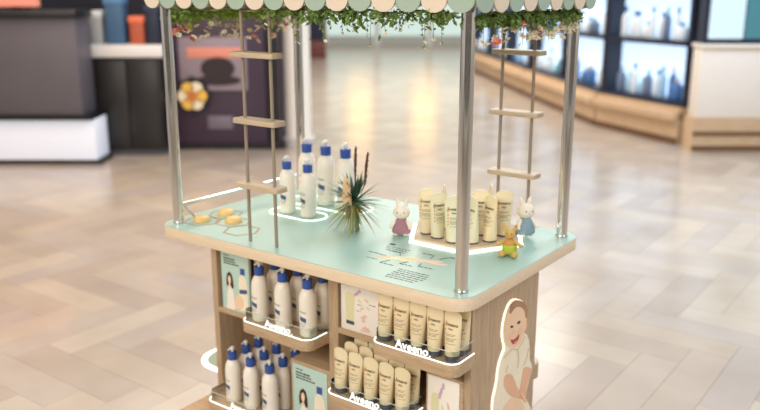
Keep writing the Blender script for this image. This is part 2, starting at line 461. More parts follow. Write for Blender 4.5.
for k in range(3):
    a, b = PTS[k], PTS[k+1]
    L = math.hypot(b[0]-a[0], b[1]-a[1]); ang = math.atan2(b[1]-a[1], b[0]-a[0])
    L -= .08; rz = YAW + ang; pos = mall(*a) + Vector((math.cos(rz), math.sin(rz), 0))*.04
    t = thing('display_shelf', 'lit cosmetics shelf on a wooden base, %s section of the curved run' % names[k], 'shelf', pos, rz, 'curved run of lit shelves')
    # local x runs towards the viewer, +y points away from the walkway
    obj('wooden_base', MB().box(0, L, .05, .42, 0, .46), TAN, t)
    obj('brown_kick', MB().box(0, L, .03, .06, 0, .08), BROWN, t)
    obj('ledge', MB().box(0, L, -.04, .42, .3, .4), TAN, t, .01)
    obj('lower_frame', MB().box(0, L, .1, .42, .46, .52), NAVYF, t)
    obj('back_panel', MB().box(.05, L-.05, .37, .41, .52, 2.3), LITB, t)
    ncol = (3, 2, 1)[k]
    for q in range(ncol+1):
        x = q*(L-.06)/ncol
        obj('upright', MB().box(x, x+.06, .14, .42, .52, 2.34), NAVYF, t)
    for z in (1.2, 1.86): obj('shelf', MB().box(.05, L-.05, .12, .4, z, z+.06), NAVYF, t)
    rot = Matrix.Rotation(rz, 3, 'Z')
    n = (10, 10, 9)[k]
    CN = ['white', 'ice blue', 'blue', 'teal', 'sand', 'grey']; TH = ['first', 'second', 'third', 'fourth', 'fifth', 'sixth', 'seventh', 'eighth', 'ninth', 'tenth']
    for z, row in ((.521, 'bottom'), (1.261, 'upper')):
        for q in range(n):
            x = .2 + (L-.4)*(q+.5)/n
            p = pos + rot @ Vector((x, .23 + .05*(q % 2), z)); mi = rnd.choice((0, 0, 0, 1, 2, 3, 5))
            display_bottle(p, rnd.randrange(4), mi, '%s toiletry bottle, %s from the far end, %s tier of the %s lit shelf' % (CN[mi], TH[q], row, names[k]))
t = thing('white_cupboard', 'cream white cupboard with a wooden base at the right edge', 'cupboard', mall(3.74, 9.5), YAW)
obj('body', MB().box(0, 2.6, .04, .32, .4, 1.22), mat('cream_cupboard', rgb(238, 228, 214), .5), t, .012)
obj('top', MB().box(-.02, 2.6, 0, .34, 1.22, 1.26), mat('cream_cupboard', rgb(238, 228, 214), .5), t, .006)
obj('wooden_base', MB().box(-.03, 2.6, .02, .32, 0, .4), TAN, t)
obj('brown_strip', MB().box(-.03, 2.6, 0, .03, .02, .07), BROWN, t)
obj('brown_strip', MB().box(-.03, 2.6, 0, .03, .2, .24), BROWN, t)
t = thing('poster_case', 'lit blue poster case standing on the cream cupboard', 'display', mall(3.76, 9.6, 1.26), YAW)
obj('case', MB().box(0, 2.4, 0, .2, 0, 1.1), NAVYF, t)
for q, c in enumerate(((206, 228, 236), (70, 124, 132), (196, 220, 226), (48, 88, 112))):
    obj('poster', MB().box(.05+q*.42, .05+q*.42+.4, -.02, .01, .06, 1.04), mat('case_poster_%d' % q, rgb(*c), .4, emit=rgb(*c), estr=.3), t)
o = hall('wall_right', MB().box(-2.0, 6, 0, .2, 0, 4.5), PALEW, 5.4, 13.2); o['kind'] = 'structure'

# ------------------------------------------------------------------ the kiosk: cabinet
CT, CB = .95, .905           # counter top / underside
FY = -.235                   # cabinet front
cab = thing('kiosk_cabinet', 'oak kiosk cabinet with open shelves under the mint countertop', 'cabinet', (0, 0, 0))
obj('base_platform', MB().prism(rrect(-.715, .715, -.43, .43, .07), 0, .112), WOODX, cab, .004)
obj('side_panel', MB().box(-.62, -.59, FY, .25, .112, CB), WOOD, cab, .0015)
obj('side_panel', MB().box(.595, .62, FY, .25, .112, CB), WOOD, cab, .0015)
obj('upright', MB().box(.01, .055, FY, 0, .112, CB), WOOD, cab, .0015)
obj('back_panel', MB().box(-.59, .595, 0, .02, .112, CB), WOOD, cab)
obj('rear_panel', MB().box(-.59, .595, .23, .25, .112, CB), WOOD, cab)
obj('bottom_board', MB().box(-.59, .595, FY, 0, .112, .14), WOODX, cab)
obj('top_rail', MB().box(-.59, .595, FY+.02, .25, .87, CB), WOODX, cab)
obj('shelf', MB().box(-.59, -.352, FY, 0, .545, .565), WOODX, cab, .001)
obj('shelf', MB().box(.055, .293, FY, 0, .615, .637), WOODX, cab, .001)
obj('divider', MB().box(-.40, -.352, FY+.03, 0, .565, .87), WOOD, cab, .001)
obj('divider', MB().box(.245, .293, FY+.03, 0, .637, .87), WOOD, cab, .001)
obj('riser', MB().box(-.188, .01, FY, 0, .14, .445), WOODX, cab, .0015)
obj('riser', MB().box(.443, .592, FY+.004, 0, .14, .575), WOODX, cab, .0015)
obj('tray_support', MB().box(.055, .435, FY, 0, .14, .387), WOODX, cab, .0015)
# the tray on the far side, its rounded end just showing past the side panel
t = thing('rear_display_tray', 'wooden tray end peeping out behind the cabinet side panel', 'tray', (0, 0, 0))
obj('slab', MB().prism(rrect(.2, .612, .2505, .34, .045), .385, .445), WOODX, t, .003)
obj('lip', MB().tube([(x, y, .446) for x, y in rrect(.21, .602, .256, .33, .04)], .003, 6, True), ACRYEDGE, t)
# end shelf on the left side
t = thing('end_shelf', 'rounded sage shelf with a glowing white rim on the cabinet left end', 'shelf', (0, 0, 0))
outer = [(-.6205, -.215), (-.6205, .2)] + arc(-.745, .13, .07, PI/2, PI, 8) + arc(-.70, -.10, .115, PI, 1.5*PI, 10)
inner = [(-.6205, -.197), (-.6205, .182)] + arc(-.727, .112, .07, PI/2, PI, 8) + arc(-.682, -.082, .115, PI, 1.5*PI, 10)
obj('top', MB().prism(inner, .240, .25), mat('sage_top', rgb(142, 160, 136), .5), t)
obj('led_rim', MB().ring(outer, inner, .243, .252), LEDW, t)

# ------------------------------------------------------------------ countertop
ctop = thing('countertop', 'rounded mint countertop with a pale oak edge on the kiosk', 'countertop', (0, 0, CB))
obj('slab', MB().prism(rrect(-.705, .705, -.43, .43, .075), 0, .043), EDGE, ctop, .0025)
obj('mint_surface', MB().prism(rrect(-.7035, .7035, -.4285, .4285, .0735), .043, .0448), MINT, ctop)
# honeycomb inlay
def hexpts(cx, cy, R, rot=0.0): return [(cx + R*math.cos(rot+k*PI/3), cy + R*math.sin(rot+k*PI/3)) for k in range(6)]
HX = [(-.592, -.297), (-.592, -.167), (-.479, -.232), (-.366, -.297)]
for cx, cy in HX:
    obj('hexagon_inlay', MB().ring(hexpts(cx, cy, .0742), hexpts(cx, cy, .0655), .0448, .0458), HEXL, ctop)
for k, (cx, cy) in enumerate(HX[:3]):
    m_ = MB(); m_.lathe([(.034, 0), (.0345, .006), (.031, .015), (.022, .021), (.008, .0235), (.001, .024)], 20)
    o = obj('honey_cake', m_, HONEY, None, loc=(cx, cy, CT-.0002+.0))
    tag(o, 'round golden honey cake in a hexagon inlay, ' + ['nearest the front left post', 'farthest back of the three', 'rightmost of the three'][k], 'cake', 'honey cakes')
# printed oat chart
def dashes(m_, x0, y0, ux, vx, length, rnd_, h=.0055, z=.0452):
    """a line of unreadable print: small word blocks from (x0,y0) along direction ux"""
    p = 0.0
    while p < length:
        w = rnd_.uniform(.008, .022); w = min(w, length-p)
        a = (x0+ux[0]*p, y0+ux[1]*p); b = (a[0]+ux[0]*w, a[1]+ux[1]*w)
        m_.add([(a[0], a[1], z), (b[0], b[1], z), (b[0]+vx[0]*h, b[1]+vx[1]*h, z), (a[0]+vx[0]*h, a[1]+vx[1]*h, z)], [(0, 1, 2, 3)])
        p += w + .004
rr = random.Random(5)
X, Y = (1, 0), (0, 1)
m_ = MB()
for k in range(3): dashes(m_, .195+.01*k, -.125-.018*k, X, Y, .10-.01*k, rr)
m_.prism(rrect(.19, .213, -.105, -.088, .003, 2), .0448, .0453)
for k in range(6): dashes(m_, .375+.004*(k % 2), -.305-.0165*k, X, Y, .13-.006*abs(k-2), rr)
for x0, y0, l in ((.235, -.165, .05), (.345, -.12, .05), (.45, -.105, .06), (.215, -.27, .045), (.285, -.29, .055), (.41, -.245, .06), (.345, -.26, .05), (.18, -.215, .05)):
    dashes(m_, x0, y0, X, Y, l, rr, .006)
o = obj('printed_text', m_, TXTK, ctop); o['kind'] = 'stuff'
m_ = MB()
for a, b in (((.285,-.165),(.30,-.19)), ((.395,-.12),(.40,-.15)), ((.45,-.105),(.43,-.14)), ((.285,-.285),(.30,-.25)), ((.345,-.255),(.36,-.225)), ((.41,-.24),(.405,-.215)), ((.23,-.215),(.26,-.215))):
    m_.tube([(a[0], a[1], .0452), (b[0], b[1], .0452)], .0011, 5)
o = obj('printed_leader_lines', m_, TXTK, ctop); o['kind'] = 'stuff'
for k, (cx, cy, l, w, a, c) in enumerate(((.27, -.225, .045, .013, .3, PGOLD), (.325, -.20, .05, .014, .5, PYEL), (.36, -.19, .055, .013, .2, PGOLD), (.41, -.18, .05, .012, .45, PPINK), (.45, -.185, .04, .01, .15, PPINK), (.33, -.225, .06, .006, .3, PYEL))):
    pts = [(cx + l*math.cos(t_*PI/8)*math.cos(a) - w*math.sin(t_*PI/8)*math.sin(a), cy + l*math.cos(t_*PI/8)*math.sin(a) + w*math.sin(t_*PI/8)*math.cos(a)) for t_ in range(16)]
    obj('printed_oat_grain', MB().prism(pts, .0448, .0451 + .0001*k), c, ctop)

# ------------------------------------------------------------------ posts
PX, PY = .65, .363
for k, (x, y, lb) in enumerate(((-PX, -PY, 'chrome post at the countertop left front corner beside the honey cakes'), (PX, -PY, 'chrome post at the near front corner beside the printed chart'),
                                (PX, PY, 'chrome post at the right rear corner behind the blue toy rabbit'), (-PX, PY, 'chrome post at the left rear corner behind the bottles'))):
    t = thing('chrome_post', lb, 'post', (x, y, CT), 0, 'canopy posts')
    obj('shaft', MB().lathe([(.0205, 0), (.0205, .93)], 28), CHROME, t)
    obj('collar', MB().lathe([(.0225, 0), (.0225, .006), (.021, .008)], 28), CHROME, t)
t = thing('hand_rail', 'low chrome rail between the two left posts', 'rail', (-PX, 0, CT))
obj('bar', MB().tube([(0, -PY+.021, .068), (0, PY-.021, .068)], .0085, 14), CHROME, t)
obj('brace', MB().tube([(0, -PY+.03, .062), (.012, -PY+.068, .012), (.014, -PY+.074, .002)], .005, 10), CHROME, t)

# ------------------------------------------------------------------ awning
VT, VB = 1.875, 1.777
aw = thing('awning', 'sage and cream scalloped awning over the kiosk', 'awning', (0, 0, 0))
def scallop(name, p0, p1, out, material, thick=.006):
    """hanging flap between two points, rounded lower end"""
    p0, p1, out = Vector(p0), Vector(p1), Vector(out)
    w = (p1-p0).length; u = (p1-p0)/w; r = w/2
    prof = [(0, VT), (0, VB+r*.82)] + [(r-r*math.cos(k*PI/14), VB + r*.82 - r*.82*math.sin(k*PI/14)) for k in range(1, 14)] + [(w, VB+r*.82), (w, VT)]
    n = len(prof)
    a = [p0+u*x+Vector((0, 0, z)) for x, z in prof]; b = [q+out*thick for q in a]
    m_ = MB(); m_.add(a+b, [tuple(range(n)), tuple(range(n, 2*n))[::-1]] + [(i, (i+1) % n, n+(i+1) % n, n+i) for i in range(n)])
    return obj(name, m_, material, aw)
AX, AY = .70, .412
for k in range(16):
    w = 2*AX/16; x0 = -AX + k*w
    scallop('scallop', (x0+.001, -AY, 0), (x0+w-.001, -AY, 0), (0, -1, 0), SAGE if k % 2 else CREAM)
    scallop('scallop', (x0+.001, AY, 0), (x0+w-.001, AY, 0), (0, 1, 0), SAGE if k % 2 else CREAM)
for k in range(9):
    w = 2*AY/9; y0 = -AY + k*w
    scallop('scallop', (AX, y0+.001, 0), (AX, y0+w-.001, 0), (1, 0, 0), CREAM if k % 2 else SAGE)
    scallop('scallop', (-AX, y0+.001, 0), (-AX, y0+w-.001, 0), (-1, 0, 0), CREAM if k % 2 else SAGE)
obj('frame', MB().ring([(AX, -AY), (AX, AY), (-AX, AY), (-AX, -AY)], [(AX-.027, -AY+.027), (AX-.027, AY-.027), (-AX+.027, AY-.027), (-AX+.027, -AY+.027)], 1.855, 1.88), STEP, aw)
# striped hip roof, one strip of canvas per scallop
RZ = 2.12; RXR = .3
def roof_strip(q, material):
    m_ = MB(); q = [Vector(v) for v in q]; d = Vector((0, 0, .006))
    if len(q) == 4: m_.add(q + [v+d for v in q], [(0,1,2,3),(7,6,5,4),(0,1,5,4),(1,2,6,5),(2,3,7,6),(3,0,4,7)])
    obj('roof_strip', m_, material, aw)
for sgn in (-1, 1):
    for k in range(16):
        t0, t1 = k/16, (k+1)/16
        roof_strip([(-AX+2*AX*t0, sgn*AY, VT), (-AX+2*AX*t1, sgn*AY, VT), (-RXR+2*RXR*t1, 0, RZ), (-RXR+2*RXR*t0, 0, RZ)], SAGE if k % 2 else CREAM)
    for k in range(9):
        t0, t1 = k/9, (k+1)/9
        roof_strip([(sgn*AX, -AY+2*AY*t0, VT), (sgn*AX, -AY+2*AY*t1, VT), (sgn*RXR, .004*t1, RZ), (sgn*RXR, .004*t0, RZ)], CREAM if k % 2 else SAGE)

# ------------------------------------------------------------------ garlands
def leaf(m_, p, d, n_, L, W):
    d = d.normalized(); s = d.cross(n_).normalized(); n_ = s.cross(d).normalized()
    a = p; b = p + d*L*.45 + s*W + n_*L*.08; c = p + d*L - n_*L*.1; e = p + d*L*.45 - s*W + n_*L*.08; mid = p + d*L*.5 - n_*L*.02
    m_.add([a, b, c, e, mid], [(0, 1, 4), (1, 2, 4), (2, 3, 4), (3, 0, 4)])
def rv(r_): return Vector((r_.uniform(-1, 1), r_.uniform(-1, 1), r_.uniform(-1, 1)))
FL = {}
def flower_mesh(kind):
    if kind not in FL:
        m_ = MB(); R = {'daisy': .016, 'pink': .022, 'tiny': .008}[kind]
        n = 7
        for k in range(n):
            a = 2*PI*k/n; d = Vector((math.cos(a), math.sin(a), .25))
            leaf(m_, Vector((0, 0, 0)), d, Vector((0, 0, 1)), R, R*.32)
        if kind == 'pink':
            for k in range(6):
                a = 2*PI*k/6+.4; leaf(m_, Vector((0, 0, .003)), Vector((math.cos(a), math.sin(a), 1)), Vector((0, 0, 1)), R*.7, R*.35)
        h = MB(); h.ball((0, 0, .002), R*.22, 8, 5)
        FL[kind] = (m_.mesh('flower', PINK if kind == 'pink' else PETAL), h.mesh('heart', YOLK))
    return FL[kind]
def flower(parent, kind, p, r_):
    a, b = flower_mesh(kind)
    o = obj('flower', a, None, parent, loc=p); o.rotation_euler = (r_.uniform(-.9, .9), r_.uniform(-.9, .9), r_.uniform(0, 6))
    obj('heart', b, None, o)
def garland(label, A, B, n, dense, seed, drop, nfl, leafmat):
    A, B = Vector(A), Vector(B); r_ = random.Random(seed)
    t = thing('garland', label, 'garland', (0, 0, 0))
    stem = [A.lerp(B, k/24) + Vector((0, 0, -.006*math.sin(k*1.7))) for k in range(25)]
    obj('stem', MB().tube(stem, .004, 6), VINE, t)
    m_ = MB()
    for k in range(n):
        if dense: s = r_.random()
        else:
            c = r_.choice((.08, .44, .52, .575, .62, .665, .70, .735, .80, .865, .93, .97)); s = min(.995, max(.005, c + r_.gauss(0, .017)))
        off = rv(r_); off.z = -abs(r_.gauss(0, 1))*.5 + .2
        p = A.lerp(B, s) + Vector((off.x*.024, off.y*.024, off.z*(.03 if dense else .045)))
        d = rv(r_) + Vector((0, 0, -.5)); sc_ = r_.uniform(.7, 1.3)
        leaf(m_, p, d, rv(r_), (.021 if dense else .024)*sc_, .0065*sc_)
    f = obj('foliage', m_, leafmat, t); f['kind'] = 'stuff'
    for k in range(nfl):
        s = (k+.5)/nfl*(1 if dense else .55) + (0 if dense else .43) + r_.uniform(-.02, .02); s = min(.99, max(.01, s))
        p = A.lerp(B, s) + Vector((r_.uniform(-.02, .02), r_.uniform(-.02, .02), -.005))
        dl = r_.uniform(drop*.4, drop); e = p + Vector((r_.uniform(-.012, .012), r_.uniform(-.012, .012), -dl))
        mid = (p+e)/2 + Vector((r_.uniform(-.006, .006), 0, 0))
        obj('tendril', MB().tube([p, mid, e], [.0011, .0009, .0008], 4), VINE, t)
        if dense:
            for q in range(r_.choice((1, 2, 2))):
                flower(t, 'pink' if r_.random() < (.16 if leafmat is LEAFG else .1) else 'daisy', e + Vector((r_.uniform(-.02, .02), r_.uniform(-.02, .02), r_.uniform(-.004, .03))), r_)
        else:
            mm = MB()
            for q in range(3): leaf(mm, p.lerp(e, .3+.3*q), rv(r_), rv(r_), .012, .004)
            obj('tendril_leaf', mm, leafmat, t); flower(t, 'tiny', e, r_)
    return t
garland('dense green garland with daisies under the awning left side', (-.66, -.345, 1.762), (-.66, .36, 1.762), 1700, True, 1, .13, 40, LEAFG)
garland('dense green garland with small blossoms under the awning right side', (.66, -.345, 1.766), (.66, .36, 1.766), 1300, True, 2, .09, 36, LEAFD)
garland('loose ivy garland with thin tendrils under the awning front', (-.62, -.385, 1.777), (.63, -.385, 1.777), 620, False, 4, .10, 24, LEAFD)

# ------------------------------------------------------------------ ladder shelves
def ladder(label, x0, x1, y, zs):
    t = thing('ladder_shelf', label, 'shelf', (0, 0, 0), 0, 'ladder shelves')
    for x in (x0, x1): obj('rod', MB().tube([(x, y, CT), (x, y, 1.86)], .0062, 10), ROD, t)
    for z in zs:
        obj('step', MB().prism(rrect(x0-.036, x1+.036, y-.032, y+.032, .01, 3), z-.018, z), STEP, t, .002)
    return t
ladder('wooden ladder shelf of three steps in front of the pump bottles', -.243, -.111, -.372, (1.635, 1.405, 1.172))
ladder('wooden ladder shelf of three steps behind the hexagonal tray', .370, .500, .374, (1.628, 1.402, 1.170))

# ------------------------------------------------------------------ products: pump bottle
def curved(m_, r, eps=.0006):
    """bend flat xz-plane print round a cylinder of radius r, facing -y"""
    out = MB()
    out.f = list(m_.f)
    out.v = [Vector(((r+eps-v.y)*math.sin(v.x/r), -(r+eps-v.y)*math.cos(v.x/r), v.z)) for v in m_.v]
    return out
def patch(x0, x1, z0, z1, shear=0.0, n=8):
    m_ = MB(); vs, fs = [], []
    for k in range(n+1):
        x = x0+(x1-x0)*k/n; vs += [(x, 0, z0+shear*(x-x0)), (x, 0, z1+shear*(x-x0))]
    for k in range(n): fs.append((2*k, 2*k+2, 2*k+3, 2*k+1))
    return m_.add(vs, fs)
BR = .0328
def make_bottle():
    t = thing('pump_bottle', 'cream pump bottle', 'bottle')
    obj('body', MB().lathe([(.026, 0), (.0305, .002), (.0322, .007), (BR, .02), (BR, .130), (.0322, .144), (.0305, .157), (.0275, .167), (.0225, .176), (.0170, .182), (.0150, .184), (.0150, .188)], 26), BODY, t)
    obj('cap', MB().lathe([(.0188, .184), (.0192, .186), (.0192, .213), (.0182, .216), (.010, .217)], 22), BLUE, t)
    p = MB(); p.lathe([(.0055, .216), (.0055, .224), (.009, .225), (.009, .235), (.0075, .237)], 14)
    p.tube([(0, 0, .231), (0, -.014, .231), (0, -.022, .229)], [.0045, .004, .003], 8)
    obj('pump_head', p, PUMP, t)
    obj('logo_band', curved(patch(-.013, .014, .066, .083, -.28), BR), BAND, t)
    m_ = MB(); src = text_mb('Aveeno', .0098, .0002, .0002); m_.f = src.f
    m_.v = [Vector((v.x, v.y, v.z + .096 - .12*v.x)) for v in src.v]
    obj('lettering', curved(m_, BR), GREYT, t)
    mm = MB(); r_ = random.Random(9)
    for k in range(3):
        x = -.012
        while x < .010:
            w = r_.uniform(.003, .007); mm.add(patch(x, x+w, .0545-.006*k, .0562-.006*k, 0, 2).v, patch(x, x+w, 0, 1, 0, 2).f); x += w+.0015
    obj('small_print', curved(mm, BR), GREYT, t)
    return t
proto_b = make_bottle(); used_b = [False]
def bottle(loc, rotz, label, scale=1.0, group='pump bottles'):
    if not used_b[0]:
        used_b[0] = True; r_ = proto_b; r_.location = loc; r_.rotation_euler = (0, 0, rotz); r_['label'] = label; r_.scale = (scale,)*3
    else: r_ = dup(proto_b, loc, rotz, label, scale)
    r_['group'] = group
    return r_

# ------------------------------------------------------------------ products: squeeze tube
def tube_halfdims(z, base, H):
    t_ = (z-base)/(H-base); t_ = max(0, min(1, t_))
    return .0230 + (.0325-.0230)*min(1, t_*1.15)**.9, .0230*(1-t_**1.6) + .0022
def make_tube(name, capname, caph, bodymat, H=.150, arch=.020):
    t = thing('cream_tube', 'cream squeeze tube', 'tube')
    N, M = 28, 14; vs, fs = [], []
    for i in range(M+1):
        z = caph + (H-caph)*i/M; rx, ry = tube_halfdims(z, caph, H)
        for k in range(N):
            a = 2*PI*k/N; x = rx*math.cos(a); zz = z + (arch*math.sqrt(max(0, 1-(x/rx)**2))) * (i/M)**3
            vs.append((x, ry*math.sin(a), zz))
    for i in range(M):
        for k in range(N):
            j = (k+1) % N; fs.append((i*N+k, i*N+j, (i+1)*N+j, (i+1)*N+k))
    fs.append(tuple(range(N))[::-1])
    q = M*N                        # crimped top closed across
    for k in range(N//2): fs.append((q+k, q+(k+1), q+(N-k-1) % N if k < N//2 else q, q+(N-k) % N)) if k else fs.append((q, q+1, q+N-1))
    b = MB(); b.add(vs, [f for f in fs if len(set(f)) == len(f)]); b.sm = True
    obj('body', b, bodymat, t)
    obj('cap', MB().lathe([(.0222, 0), (.0236, .001), (.0236, caph), (.0215, caph+.0005)], 24), TCAP, t)
    def wrap(m_, eps=.0005):
        o = MB(); o.f = list(m_.f); o.v = []
        for v in m_.v:
            tt = (v.z-caph)/(H-caph)
            for _ in range(12):
                rx, ry = tube_halfdims(caph+(H-caph)*tt, caph, H); c_ = max(-.98, min(.98, v.x/rx))
                tt = (v.z - arch*math.sqrt(1-c_*c_)*max(0, tt)**3 - caph)/(H-caph)
            o.v.append(Vector((v.x, -ry*math.sqrt(1-c_*c_) - eps + v.y*.3, v.z)))
        return o
    m_ = MB(); src = text_mb('Aveeno', .0155, .0002, .0005); m_.f = src.f; m_.v = [Vector((v.x, v.y, v.z+.119)) for v in src.v]
    obj('lettering', wrap(m_), TXTB, t)
    m2 = MB(); src = text_mb('baby', .009, .0002, .0002); m2.f = src.f; m2.v = [Vector((v.x, v.y, v.z+.107)) for v in src.v]
    obj('small_lettering', wrap(m2), TXTB, t)
    r_ = random.Random(4); mm = MB()
    for k, z in enumerate((.092, .0875, .079, .0745, .070, .061)):
        x = -.015
        while x < .015:
            w = r_.uniform(.003, .008); pp = patch(x, x+w, z, z+.0017, 0, 2); mm.add(pp.v, pp.f); x += w+.0016
    obj('small_print', wrap(mm), TXTB, t)
    mo = MB()
    for k in range(6):
        z = .064+.012*k; pp = patch(-.0225, -.0185, z, z+.007, .4, 2); mo.add(pp.v, pp.f)
    obj('orange_flourish', wrap(mo), ORANGE, t)
    return t
PROT = {'cream': make_tube('cream', 'cap', .020, TUBE), 'green': make_tube('green', 'cap', .006, TUBEG), 'counter': make_tube('counter', 'cap', .006, TUBE)}
usedt = set()
def tube(kind, loc, rotz, label, group):
    if kind not in usedt:
        usedt.add(kind); r_ = PROT[kind]; r_.location = loc; r_.rotation_euler = (0, 0, rotz); r_['label'] = label
    else: r_ = dup(PROT[kind], loc, rotz, label)
    r_['group'] = group
    return r_

# ------------------------------------------------------------------ display trays
def tray(label, x0, x1, xi0, xi1, zt, th, yf, txt_x, led, txt_w=.130):
    t = thing('display_tray', label, 'tray', (0, 0, 0), 0, 'display trays')
    r = .04
    outl = [(xi0, -.002), (xi0, FY-.0015), (x0, FY-.0015)] + arc(x0+r, yf+r, r, PI, 1.5*PI) + arc(x1-r, yf+r, r, 1.5*PI, 2*PI) + [(x1, FY-.0015), (xi1, FY-.0015), (xi1, -.002)]
    pts = [outl[0]]
    for p in outl[1:]:
        if (Vector(p)-Vector(pts[-1])).length > 1e-4: pts.append(p)
    obj('slab', MB().prism(pts, zt-th, zt), WOODX, t, .0015)
    path = [(x0+.004, FY-.002)] + arc(x0+r, yf+r, r-.004, PI, 1.5*PI) + arc(x1-r, yf+r, r-.004, 1.5*PI, 2*PI) + [(x1-.004, FY-.002)]
    obj('led_strip', MB().tube([(x, y, zt+.0015) for x, y in path], .0023, 8), led, t)
    inn = [(x0+.011, FY-.002)] + arc(x0+r, yf+r, r-.011, PI, 1.5*PI) + arc(x1-r, yf+r, r-.011, 1.5*PI, 2*PI) + [(x1-.011, FY-.002)]
    n = len(inn); h = .042
    m_ = MB(); m_.add([(x, y, zt) for x, y in inn]+[(x, y, zt+h) for x, y in inn], [(k, k+1, n+k+1, n+k) for k in range(n-1)])
    obj('acrylic_guard', m_, ACRYLIC, t)
    obj('guard_edge', MB().tube([(x, y, zt+h) for x, y in inn], .0012, 6), ACRYEDGE, t)
    m_ = text_mb('Aveeno', .044, .004, .0004); b = MB(); b.f = m_.f
    xs = [v.x for v in m_.v]; k = txt_w/(max(xs)-min(xs))
    b.v = [Vector((txt_x + v.x*k, yf + .005 + v.y, zt + .007 + v.z*k)) for v in m_.v]
    obj('lettering', b, LETTER, t)
    d = MB(); d.ball((txt_x+txt_w/2+.006, yf+.005, zt+.009), .0032, 8, 6); obj('full_stop', d, LETTER, t)
    return t
tray('wooden tray with glowing mint rim holding six pump bottles, upper left', -.352, .006, -.350, .008, .602, .042, -.347, -.150, LEDM)
tray('wooden tray with glowing mint rim holding nine pump bottles, lower left', -.578, -.192, -.578, -.19, .19, .049, -.347, -.366, LEDM)
tray('wooden tray with glowing white rim holding tubes, upper right', .293, .635, .295, .592, .692, .044, -.362, .466, LEDW)
tray('wooden tray with glowing white rim holding tubes, lower right', .078, .437, .08, .437, .432, .044, -.352, .262, LEDW)

ORD = ['first', 'second', 'third', 'fourth', 'fifth']
for j, (y, row) in enumerate(((-.290, 'front'), (-.205, 'back'))):
    for i, x in enumerate((-.288, -.166, -.042)):
        bottle((x, y, .6025), random.uniform(-.15, .15), 'cream pump bottle, %s from left in the %s row on the upper left tray' % (ORD[i], row))
for j, (y, row) in enumerate(((-.272, 'front'), (-.195, 'middle'), (-.121, 'back'))):
    for i, x in enumerate((-.480, -.376, -.270)):
        bottle((x, y, .1905), random.uniform(-.15, .15), 'cream pump bottle, %s from left in the %s row on the lower left tray' % (ORD[i], row))
for j, (y, row) in enumerate(((-.318, 'front'), (-.2605, 'middle'), (-.198, 'back'))):
    for i, x in enumerate((.331, .3975, .464, .5305, .597)):
        if j == 2 and i < 2: continue
        if j == 2: x -= .04
        tube('cream', (x, y, .6925), random.uniform(-.06, .06), 'cream squeeze tube, %s from left in the %s row on the upper right tray' % (ORD[i if j < 2 else i-2], row), 'squeeze tubes on the trays')
for j, (y, row) in enumerate(((-.308, 'front'), (-.248, 'middle'), (-.19, 'back'))):
    for i, x in enumerate((.127, .1945, .262, .3295, .397)):
        if j == 2 and i > 2: continue
        tube('cream', (x, y, .4325), random.uniform(-.06, .06), 'cream squeeze tube, %s from left in the %s row on the lower right tray' % (ORD[i], row), 'squeeze tubes on the trays')

# ------------------------------------------------------------------ counter-top products
def stadium(label, x0, x1, y0, y1, w=.0055):
    r = (y1-y0)/2
    t = thing('light_ring', label, 'light', (0, 0, CT), 0, 'glowing outlines on the countertop')
    o_ = rrect(x0, x1, y0, y1, r*.98, 12); i_ = rrect(x0+w, x1-w, y0+w, y1-w, (r-w)*.98, 12)
    obj('led_outline', MB().ring(o_, i_, 0, .004), LEDM, t)
    obj('plate', MB().prism(i_, 0, .0015), MINT, t)
stadium('glowing rounded outline round the two front pump bottles', -.49, -.215, -.055, .075)
stadium('glowing rounded outline round the three rear pump bottles', -.56, -.135, .125, .285)
for k, (x, y) in enumerate(((-.403, .004), (-.292, .006))):
    bottle((x, y, CT+.0015), .1-.2*k, 'cream pump bottle on the countertop, %s of the front pair' % ('left' if k == 0 else 'right'), 1.0)
for k, x in enumerate((-.468, -.361, -.253)):
    bottle((x, .2, CT+.0015), .1, 'taller cream pump bottle on the countertop, %s of the rear three' % ('left', 'middle', 'right')[k], 1.175)

HC = (.357, .16)
t = thing('hexagonal_tray', 'hexagonal wooden tray with a glowing white rim on the countertop', 'tray', (HC[0], HC[1], CT))
obj('glow_rim', MB().ring(hexpts(0, 0, .237), hexpts(0, 0, .219), 0, .007), LEDW, t)
obj('board', MB().prism(hexpts(0, 0, .2185), 0, .018), STEP, t, .002)
TS = [(.255, .045, .45, 'counter', 'leftmost at the front'), (.318, .022, 1.1, 'green', 'second from left at the front'), (.391, .008, .75, 'green', 'third from left at the front'),
      (.452, .040, -.5, 'green', 'just right of the near post'), (.492, .098, -.35, 'counter', 'second from right at the front'), (.495, .190, .55, 'counter', 'rightmost, beside the blue toy rabbit'),
      (.270, .140, -1.0, 'counter', 'edge-on at the back left'), (.335, .175, -.95, 'green', 'edge-on at the back middle'), (.420, .150, .5, 'counter', 'at the back behind the near post'), (.405, .255, -.9, 'counter', 'farthest back right')]
for x, y, rz, kd, lb in TS:
    tube(kd, (x, y, CT+.018), rz, '%s squeeze tube on the hexagonal tray, %s' % ('pale green' if kd == 'green' else 'cream', lb), 'tubes on the hexagonal tray')

